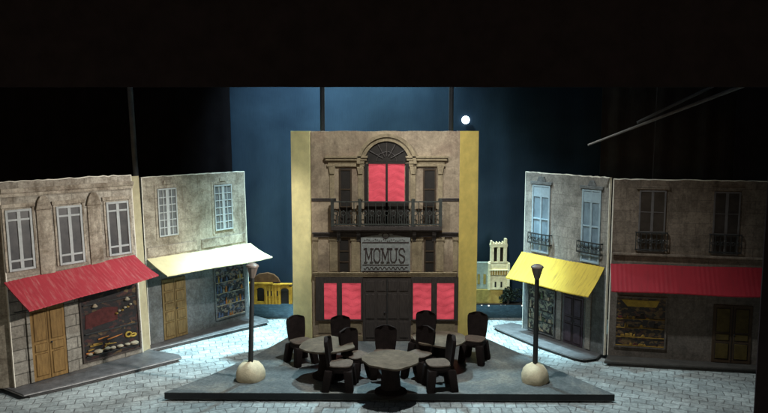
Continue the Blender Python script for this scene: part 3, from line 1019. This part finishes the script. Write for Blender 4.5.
# balcony
bm = BM()
box(bm, 0.40, 2.63, -0.13, -0.001, 2.32, 2.40)
box(bm, 0.44, 2.59, -0.105, -0.001, 2.285, 2.318)
bl = obj('balcony', bm, M['dark_wood'], F, bevel=0.008)
for x in (0.55, 0.95, 2.08, 2.48):
    bm = BM()
    prism(bm, [(0, 2.284), (0.095, 2.284), (0.08, 2.22), (0.04, 2.16), (0.02, 2.08), (0, 2.06)], -0.04, 0.04)
    o = obj('bracket', bm, M['dark_wood'], bl, bevel=0.006)
    o.rotation_euler = (0, 0, R(-90))
    o.location = (x, -0.002, 0)
railing(bl, 0.43, 2.60, 2.44, 2.90, 0.105, M['iron_green'], 15)
bm = BM()
for x in (0.43, 0.98, 2.05, 2.60):
    box(bm, x - 0.03, x + 0.03, -0.132, -0.08, 2.402, 2.96)
for i in range(46):
    x = 0.46 + 2.11 * i / 45
    if i % 3:
        tube(bm, (x, -0.105, 2.44), (x, -0.105, 2.62), 0.009, n=5)
obj('baluster', bm, M['iron_green'], bl)
# sign
bm = BM()
box(bm, 1.0, 1.998, -0.05, -0.001, 1.465, 2.165, 0)
prism(bm, [(1.0, 2.167), (1.998, 2.167), (1.80, 2.2), (1.66, 2.215), (1.60, 2.27), (1.5, 2.295), (1.40, 2.27), (1.34, 2.215), (1.2, 2.2)], -0.05, -0.001, 0)
for z0, z1 in ((1.465, 1.487), (2.06, 2.075), (1.60, 1.612)):
    box(bm, 1.03, 1.968, -0.058, -0.051, z0, z1, 1)
sg = obj('sign', bm, [M['sign'], M['letters']], F)
bm = BM()


def stroke(bm, pts, w, y0=-0.062, y1=-0.051):
    for (xa, za), (xb, zb) in zip(pts, pts[1:]):
        L = math.hypot(xb - xa, zb - za)
        ex, ez = (xb - xa) / L * w * 0.35, (zb - za) / L * w * 0.35
        nx_, nz_ = -(zb - za) / L * w / 2, (xb - xa) / L * w / 2
        prism(bm, [(xa - ex + nx_, za - ez + nz_), (xa - ex - nx_, za - ez - nz_), (xb + ex - nx_, zb + ez - nz_), (xb + ex + nx_, zb + ez + nz_)], y0 - random.random() * 0.002, y1)


def letter(ch, x, z, w, h):
    g = {
        'M': [[(0.08, 0), (0.08, 1), (0.5, 0.25), (0.92, 1), (0.92, 0)]],
        'O': [[(0.3, 0), (0.08, 0.22), (0.08, 0.78), (0.3, 1), (0.7, 1), (0.92, 0.78), (0.92, 0.22), (0.7, 0), (0.3, 0)]],
        'U': [[(0.1, 1), (0.1, 0.22), (0.3, 0), (0.7, 0), (0.9, 0.22), (0.9, 1)]],
        'S': [[(0.9, 0.78), (0.7, 1), (0.3, 1), (0.1, 0.8), (0.16, 0.6), (0.84, 0.4), (0.9, 0.2), (0.7, 0), (0.3, 0), (0.1, 0.22)]],
    }
    for st in g[ch]:
        stroke(bm, [(x + a * w, z + b * h) for a, b in st], 0.019)
    for a, b in {'M': ((0.08, 0), (0.92, 0), (0.04, 1), (0.96, 1)), 'U': ((0.1, 1), (0.9, 1))}.get(ch, ()):
        stroke(bm, [(x + a * w - 0.03, z + b * h), (x + a * w + 0.03, z + b * h)], 0.013, -0.066)


for k, ch in enumerate('MOMUS'):
    letter(ch, 1.085 + 0.168 * k, 1.665, 0.142, 0.28)
obj('lettering', bm, M['letters'], sg)
bm = BM()
for k in range(20):
    x = 1.06 + 0.044 * k
    for i in range(6):
        a0, a1 = math.pi * i / 6, math.pi * (i + 1) / 6
        s_ = 1 if k % 2 else -1
        tube(bm, (x + 0.022 - 0.022 * math.cos(a0), -0.055, 1.54 + s_ * 0.022 * math.sin(a0)), (x + 0.022 - 0.022 * math.cos(a1), -0.055, 1.54 + s_ * 0.022 * math.sin(a1)), 0.006, n=5)
    lathe(bm, [(0, -0.01), (0.011, 0), (0, 0.01)], 6, (1.08 + 0.044 * k * 0.95, -0.055, 2.115 + 0.018 * math.sin(k * 1.5)))
for i in range(10):
    a0, a1 = 2 * math.pi * i / 10, 2 * math.pi * (i + 1) / 10
    tube(bm, (1.5 + 0.07 * math.cos(a0), -0.055, 2.21 + 0.05 * math.sin(a0)), (1.5 + 0.07 * math.cos(a1), -0.055, 2.21 + 0.05 * math.sin(a1)), 0.010, n=6)
obj('scrollwork', bm, M['letters'], sg)
# band above the shopfront and dark timber shopfront
moulding('cornice', 0.05, 2.93, 1.36, ((0, 0.03, 0.05, 0), (0.032, 0.06, 0.058, 0.02), (0.062, 0.09, 0.068, 0.03)), M['cafe_trim'])


def shop(x0, x1, panes):
    bm = BM()
    box(bm, x0, x1, -0.008, -0.001, 0.44, 1.345)
    xs = sorted([x0, x1] + [v for p in panes for v in p])
    for a, b in zip(xs[::2], xs[1::2]):
        box(bm, a, b, -0.045, -0.009, 0.44, 1.345)
    for a, b in panes:
        box(bm, a, b, -0.045, -0.009, 0.44, 0.465)
        box(bm, a, b, -0.045, -0.009, 1.222, 1.345)
    w = obj('window', bm, M['dark_wood'], F, bevel=0.004, seg=1)
    for k, (a, b) in enumerate(panes):
        c = curtain(w, a + 0.001, b - 0.001, 0.466, 1.221, k * 2 + x0)
        c.location = (0, -0.012, 0)


shop(0.07, 1.03, ((0.24, 0.50), (0.607, 0.993)))
shop(2.02, 2.985, ((2.059, 2.433), (2.55, 2.90)))
bm = BM()
box(bm, 1.034, 2.016, -0.03, -0.001, 0.005, 1.345)
d = obj('door', bm, M['dark_wood'], F)
bm = BM()
for a, b in ((1.09, 1.27), (1.33, 1.51), (1.55, 1.73), (1.78, 1.96)):
    for z0, z1 in ((0.08, 0.42), (0.48, 1.0), (1.06, 1.27)):
        box(bm, a, b, -0.042, -0.031, z0, z1)
obj('panel', bm, M['dark_wood'], d, bevel=0.01)
bm = BM()
box(bm, 1.522, 1.536, -0.05, -0.031, 0.01, 1.33)
lathe(bm, [(0, -0.02), (0.02, 0), (0, 0.02)], 10, (1.48, -0.055, 0.62))
obj('handle', bm, M['iron'], d)
for a, b in ((0.01, 1.03), (2.02, FW - 0.01)):
    bm = BM()
    box(bm, a, b, -0.03, -0.001, 0.005, 0.12)
    obj('plinth', bm, M['cafe_trim'], F, bevel=0.006)
for a, b in ((0.12, 0.5), (0.58, 1.0), (2.06, 2.42), (2.5, 2.92)):
    bm = BM()
    box(bm, a, b, -0.012, -0.001, 0.17, 0.40)
    obj('wall_panel', bm, M['cafe_trim'], F, bevel=0.006)

# ------------------------------------------------------------------ chairs and tables
def make_table():
    t_ = thing('cafe_table', '', 'table')
    bm = BM()
    n = 64
    top, bot = [], []
    for i in range(n):
        a = 2 * math.pi * i / n
        r = 0.475 + 0.012 * math.sin(3 * a + 0.6) + 0.010 * math.sin(7 * a) + 0.006 * math.sin(12 * a + 1)
        z = 0.008 * math.sin(2 * a + 0.5) + 0.006 * math.sin(5 * a)
        top.append(bm.verts.new((r * math.cos(a), r * math.sin(a), 0.575 + z)))
        bot.append(bm.verts.new((r * math.cos(a), r * math.sin(a), 0.545 + z)))
    ct, cb = bm.verts.new((0, 0, 0.578)), bm.verts.new((0, 0, 0.545))
    for i in range(n):
        j = (i + 1) % n
        bm.faces.new([ct, top[i], top[j]])
        bm.faces.new([cb, bot[j], bot[i]])
        bm.faces.new([top[i], bot[i], bot[j], top[j]])
    obj('table_top', bm, M['table'], t_, smooth=True)
    bm = BM()
    lathe(bm, [(0, 0), (0.27, 0), (0.27, 0.03), (0.17, 0.08), (0.15, 0.3), (0.17, 0.5), (0.22, 0.547), (0, 0.547)], 24, jit=0.02)
    obj('pedestal', bm, M['chair'], t_, smooth=True)
    return t_


def make_chair():
    c = thing('cafe_chair', '', 'chair')
    bm = BM()
    # back: a tall slab with rounded top, slightly bowed and leaning
    n, rows = 10, 12
    fr, bk = [], []
    for k in range(rows + 1):
        q = k / rows
        z = 0.40 + 0.47 * q
        hw = 0.165 + 0.03 * math.sin(q * 2.2)
        if q > 0.8:
            hw *= max(0.0, 1 - ((q - 0.8) / 0.21) ** 2.6) ** 0.45
        f_, b_ = [], []
        for i in range(n + 1):
            s_ = -1 + 2 * i / n
            y = 0.165 + 0.05 * q - 0.03 * s_ * s_ + 0.0
            f_.append(bm.verts.new((hw * s_, y, z)))
            b_.append(bm.verts.new((hw * s_, y + 0.055, z - 0.008 * q)))
        fr.append(f_)
        bk.append(b_)
    for k in range(rows):
        for i in range(n):
            bm.faces.new([fr[k][i], fr[k][i + 1], fr[k + 1][i + 1], fr[k + 1][i]])
            bm.faces.new([bk[k][i + 1], bk[k][i], bk[k + 1][i], bk[k + 1][i + 1]])
        for i in (0, n):
            bm.faces.new([fr[k][i], bk[k][i], bk[k + 1][i], fr[k + 1][i]])
    for k in (0, rows):
        for i in range(n):
            bm.faces.new([fr[k][i], fr[k][i + 1], bk[k][i + 1], bk[k][i]])
    obj('backrest', bm, M['chair'], c, smooth=True)
    bm = BM()
    pts = []
    for i in range(24):
        a = 2 * math.pi * i / 24
        pts.append((0.205 * math.copysign(abs(math.cos(a)) ** 0.55, math.cos(a)), -0.015 + 0.20 * math.copysign(abs(math.sin(a)) ** 0.55, math.sin(a))))
    slab(bm, pts, 0.405, 0.435)
    obj('seat', bm, M['seat'], c, bevel=0.012, smooth=True)
    bm = BM()
    slab(bm, [(x * 0.99, -0.015 + (y + 0.015) * 0.99) for x, y in pts], 0.31, 0.404)
    obj('seat_frame', bm, M['chair'], c, bevel=0.012, smooth=True)
    for sx in (-1, 1):
        for sy, sp in ((-0.15, -0.045), (0.165, 0.05)):
            bm = BM()
            z0, z1 = 0.0, 0.355
            a = [bm.verts.new((sx * 0.195 + dx, sy + sp + dy, z0)) for dx, dy in ((-0.058, -0.062), (0.058, -0.062), (0.058, 0.062), (-0.058, 0.062))]
            b = [bm.verts.new((sx * 0.145 + dx, sy + dy, z1)) for dx, dy in ((-0.076, -0.075), (0.066, -0.075), (0.066, 0.065), (-0.076, 0.065))]
            for f in ((3, 2, 1, 0),):
                bm.faces.new([a[i] for i in f])
            bm.faces.new(b)
            for i in range(4):
                j = (i + 1) % 4
                bm.faces.new([a[i], a[j], b[j], b[i]])
            obj('leg', bm, M['chair'], c, bevel=0.018, smooth=True)
    return c


def copy_tree(o, parent=None):
    c = o.copy()
    COL.objects.link(c)
    c.parent = parent
    for ch in list(o.children):
        copy_tree(ch, c)
    return c


table0 = make_table()
TABLES = [
    ((0.11, 11.22), 10, 'round greige cafe table nearest the platform front edge, in clear view'),
    ((-1.0, 11.99), 75, 'round cafe table in front of the left red shop windows'),
    ((1.017, 12.37), 160, 'round cafe table in front of the right red shop windows, farthest back'),
]
for k, ((x, y), a, lab) in enumerate(TABLES):
    o = table0 if k == 0 else copy_tree(table0)
    o.location = (x, y, 0.151)
    o.rotation_euler = (0, 0, R(a))
    tag(o, lab, 'table', 'round cafe tables on the platform')
chair0 = make_chair()
CHAIRS = [
    ((-1.55, 12.72), 37, 'dark cafe chair against the left yellow panel of the cafe'),
    ((-0.80, 12.66), 6, 'dark cafe chair behind the left table, below the left red windows'),
    ((-0.50, 11.93), 42, 'dark chair between the left table and the front table, facing front'),
    ((-0.74, 11.42), 84, 'dark chair in profile left of the front table, at the platform edge'),
    ((0.02, 12.02), -3, 'dark chair behind the front table, before the cafe door'),
    ((0.74, 12.90), -20, 'dark chair behind the right table, below the right red windows'),
    ((0.62, 11.93), -38, 'dark chair between the front table and the right table'),
    ((0.93, 11.42), -80, 'dark chair in profile right of the front table, at the platform edge'),
    ((1.70, 12.80), -24, 'dark chair with splayed legs alone at the right yellow panel'),
]
for k, ((x, y), a, lab) in enumerate(CHAIRS):
    o = chair0 if k == 0 else copy_tree(chair0)
    o.location = (x, y, 0.151)
    o.rotation_euler = (0, 0, R(a))
    s_ = random.uniform(0.97, 1.03)
    o.scale = (s_, s_, random.uniform(0.97, 1.04))
    tag(o, lab, 'chair', 'dark chairs around the cafe tables')


# ------------------------------------------------------------------ street lamps
def make_lamp():
    l = thing('street_lamp', '', 'street lamp')
    bm = BM()
    prof = [(0, 0), (0.235, 0), (0.245, 0.05), (0.24, 0.13), (0.21, 0.22), (0.15, 0.285), (0.07, 0.315), (0, 0.32)]
    lathe(bm, prof, 28)
    for v in bm.verts:
        a = math.atan2(v.co.y, v.co.x)
        k = 1 + 0.05 * math.sin(2 * a + 0.7) + 0.03 * math.sin(5 * a + v.co.z * 9)
        v.co.x *= k
        v.co.y *= k
        if v.co.z > 0.05:
            v.co.z += 0.012 * math.sin(3 * a)
    obj('base', bm, M['plaster_base'], l, smooth=True)
    bm = BM()
    tube(bm, (0, 0, 0.29), (0, 0, 1.82), 0.044, 0.038, 16)
    obj('post', bm, M['iron'], l, smooth=True)
    bm = BM()
    lathe(bm, [(0, 1.80), (0.04, 1.80), (0.055, 1.84), (0.095, 1.98), (0.10, 2.0), (0, 2.0)], 8)
    hd = obj('lantern', bm, M['lantern'], l)
    bm = BM()
    lathe(bm, [(0, 2.001), (0.112, 2.001), (0.105, 2.025), (0.06, 2.055), (0.02, 2.065), (0, 2.07)], 16)
    obj('cap', bm, M['lantern'], hd, smooth=True)
    return l


lamp0 = make_lamp()
for k, (loc, rot, lab) in enumerate((((-2.34, 11.85, 0.151), (0, R(2.2), 0), 'black street lamp on a cream base in front of the cream awning'),
                                     ((2.62, 11.75, 0.151), (0, R(-0.3), R(40)), 'black street lamp on a cream base in front of the yellow awning'))):
    o = lamp0 if k == 0 else copy_tree(lamp0)
    o.location = loc
    o.rotation_euler = rot
    tag(o, lab, 'street lamp', 'street lamps on the platform')


# ------------------------------------------------------------------ poles, rods, thread
def rod(name, label, cat, p0, p1, r0, m, r1=None, group=None):
    bm = BM()
    tube(bm, p0, p1, r0, r1, 10)
    return tag(obj(name, bm, m, smooth=True), label, cat, group)


rod('support_pole', 'grey upright pole rising behind the two left houses', 'pole', (-5.22, 15.0, 0.003), (-5.41, 15.0, 6.5), 0.055, M['pole_grey'], group='upright poles rising behind the set')
rod('support_pole', 'black upright pole above the left part of the cafe front', 'pole', (-1.27, 14.4, 0.151), (-1.25, 14.4, 6.5), 0.05, M['pole_dark'], group='upright poles rising behind the set')
rod('support_pole', 'black upright pole above the right part of the cafe front, beside the moon', 'pole', (1.365, 14.4, 0.151), (1.37, 14.4, 6.5), 0.05, M['pole_dark'], group='upright poles rising behind the set')
rod('stage_rod', 'long pale rod hanging aslant above the right houses', 'rod', (3.775, 13.0, 4.206), (7.0, 13.0, 5.45), 0.018, M['wood_pale'], 0.04)
rod('stage_rod', 'shorter dim rod meeting the long pale slanted rod', 'rod', (4.70, 13.09, 4.62), (6.35, 13.09, 5.42), 0.026, M['pole_grey'], 0.03)
rod('hanging_thread', 'thin vertical thread hanging above the right red awning house', 'thread', (5.38, 14.0, 3.0), (5.40, 14.0, 6.0), 0.005, M['thread'])

# ------------------------------------------------------------------ far scenery at the foot of the sky cloth
bm = BM()
lathe(bm, [(0, -0.02), (0.085, -0.018), (0.092, 0), (0.085, 0.018), (0, 0.02)], 24)
mo = tag(obj('moon', bm, M['moon'], smooth=True), 'small round glowing white moon on the blue night sky', 'moon')
mo.rotation_euler = (R(90), 0, 0)
mo.location = (1.895, 16.36, 4.71)

Yb = 16.30
C = thing('cathedral', 'pale floodlit gothic cathedral with a square belfry tower', 'cathedral', (0, Yb, 0.37))
zz = -0.37


def part(name, boxes, m, y=0.0, d=0.1, bev=0.006, parent=None):
    bm = BM()
    for x0, x1, z0, z1 in boxes:
        box(bm, x0, x1, y - d, y, z0 + zz, z1 + zz)
    return obj(name, bm, m, parent or C, bevel=bev, seg=1)


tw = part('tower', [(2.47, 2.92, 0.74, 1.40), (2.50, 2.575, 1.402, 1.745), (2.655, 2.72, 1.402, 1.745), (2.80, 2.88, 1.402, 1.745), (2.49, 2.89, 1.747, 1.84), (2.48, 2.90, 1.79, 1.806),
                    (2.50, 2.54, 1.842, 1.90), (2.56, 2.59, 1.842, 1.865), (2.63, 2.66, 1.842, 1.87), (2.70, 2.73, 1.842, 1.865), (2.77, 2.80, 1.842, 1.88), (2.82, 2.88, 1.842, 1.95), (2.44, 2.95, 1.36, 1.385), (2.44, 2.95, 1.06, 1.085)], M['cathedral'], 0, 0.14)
for a, b in ((2.576, 2.654), (2.721, 2.799)):
    part('belfry_opening', [(a, b, 1.402, 1.745)], M['dark_hollow'], 0, 0.05, 0, tw)
part('belfry_opening', [(2.60, 2.64, 0.80, 0.93), (2.74, 2.78, 0.80, 0.93)], M['dark_hollow'], -0.141, 0.004, 0, tw)
part('buttress', [(2.44, 2.50, 0.74, 1.37), (2.89, 2.95, 0.74, 1.37)], M['cathedral'], -0.142, 0.03, 0.004, tw)
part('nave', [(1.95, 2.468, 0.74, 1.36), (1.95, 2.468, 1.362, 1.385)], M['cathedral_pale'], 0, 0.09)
part('nave_window', [(2.06, 2.12, 0.86, 1.1), (2.2, 2.26, 0.86, 1.1), (2.34, 2.40, 0.86, 1.1)], M['quay'], -0.091, 0.004, 0)
for x in (2.53, 2.59, 2.65, 2.71, 2.77, 2.83):
    part('gallery_column', [(x, x + 0.018, 1.09, 1.20)], M['cathedral'], -0.141, 0.02, 0.003, tw)
part('gallery_ledge', [(2.44, 2.95, 1.203, 1.222)], M['cathedral'], -0.141, 0.035, 0.003, tw)
part('gallery_shade', [(2.505, 2.885, 1.088, 1.20)], M['quay'], -0.141, 0.003, 0, tw)
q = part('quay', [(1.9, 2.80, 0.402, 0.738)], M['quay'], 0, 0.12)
part('quay_ledge', [(1.9, 3.95, 0.376, 0.40)], M['bark'], 0.06, 0.22, 0)


def dark_tree(name, label, x, w, h, seed, z0=0.0, y=16.12):
    random.seed(seed)
    tr = thing(name, label, 'tree', (x, y, 0.401), group='dark trees on the far riverbank')
    bm = BM()
    tube(bm, (0, 0, 0), (0.01, 0, z0 + h * 0.6), 0.03, 0.015, 8)
    obj('trunk', bm, M['bark'], tr)
    bm = BM()
    for k in range(700):
        a, r = random.uniform(0, 2 * math.pi), random.random() ** 0.5
        lob = 0.75 + 0.25 * math.sin(3 * a + seed)
        px_, pz_ = w / 2 * r * lob * math.cos(a), h / 2 * r * lob * math.sin(a)
        p = Vector((px_, random.uniform(-0.07, 0.07) * (1.2 - r), z0 + h / 2 + pz_))
        s_ = random.uniform(0.012, 0.03)
        e1 = Vector((random.gauss(0, 1), random.gauss(0, 1), random.gauss(0, 1))).normalized()
        e2 = e1.cross(Vector((random.gauss(0, 1), random.gauss(0, 1), random.gauss(0, 1)))).normalized()
        bm.faces.new([bm.verts.new(p + e1 * s_), bm.verts.new(p + e2 * s_ * 0.6), bm.verts.new(p - e1 * s_), bm.verts.new(p - e2 * s_ * 0.6)])
    obj('crown', bm, M['leaf'], tr)
    return tr


dark_tree('tree', 'dark leafy tree between the cathedral tower and the riverbank', 2.92, 0.5, 0.42, 3)
dark_tree('tree', 'dark leafy tree half hidden behind the yellow awning house', 3.3, 0.6, 0.52, 5)
random.seed(11)
for x, z in ((2.33, 0.33), (2.50, 0.31), (2.79, 0.34), (2.89, 0.34), (3.30, 0.31)):
    bm = BM()
    lathe(bm, [(0, -0.022), (0.02, -0.012), (0.02, 0.012), (0, 0.022)], 10)
    o = tag(obj('quay_light', bm, M['quay_lamp'], smooth=True), 'tiny white light on the riverbank below the cathedral', 'light', 'riverbank lights below the cathedral')
    o.location = (x, 16.345, z)

B = thing('riverside_house', 'low yellow lit house with dark openings and brown roof by the river', 'house', (0, 16.30, 0.372))
part('wall', [(-3.2, -3.0, 0.375, 0.86), (-2.83, -2.62, 0.375, 0.86), (-2.62, -2.44, 0.375, 0.84), (-2.25, -2.17, 0.375, 0.80), (-3.0, -2.83, 0.375, 0.44),
              (-3.0, -2.83, 0.72, 0.86), (-2.44, -2.25, 0.70, 0.82)], M['lit_yellow'], 0, 0.10, 0, B)
part('opening', [(-3.0, -2.83, 0.442, 0.718)], M['dark_hollow'], 0, 0.04, 0, B)
part('opening', [(-2.44, -2.25, 0.376, 0.698)], M['dark_hollow'], 0, 0.04, 0, B)
part('ledge', [(-3.2, -2.62, 0.862, 0.90), (-2.618, -2.17, 0.842, 0.872)], M['lit_yellow'], 0, 0.13, 0.004, B)
def arch_head(x0, x1, z, y):
    bm = BM()
    c, r = (x0 + x1) / 2, (x1 - x0) / 2
    pts = [(c + r * math.cos(R(180 * i / 12)), z + zz + r * 0.7 * math.sin(R(180 * i / 12))) for i in range(13)]
    prism(bm, pts, y - 0.003, y)
    return obj('opening', bm, M['dark_hollow'], B)


arch_head(-3.0, -2.83, 0.719, -0.101)
arch_head(-2.44, -2.25, 0.70, -0.101)
for x in (-2.80, -2.72, -2.64, -2.57, -2.49):
    part('pilaster', [(x, x + 0.025, 0.376, 0.838)], M['lit_yellow'], -0.101, 0.02, 0.003, B)
for x in (-2.755, -2.675, -2.53):
    part('window', [(x, x + 0.03, 0.58, 0.70)], M['dark_hollow'], -0.101, 0.004, 0, B)
bm = BM()
prism(bm, [(-3.15, 0.902 + zz), (-2.45, 0.902 + zz), (-2.5, 1.0 + zz), (-2.6, 1.09 + zz), (-2.75, 1.13 + zz), (-2.95, 1.1 + zz), (-3.1, 1.0 + zz)], -0.09, 0)
obj('roof', bm, M['roof_brown'], B, bevel=0.008)
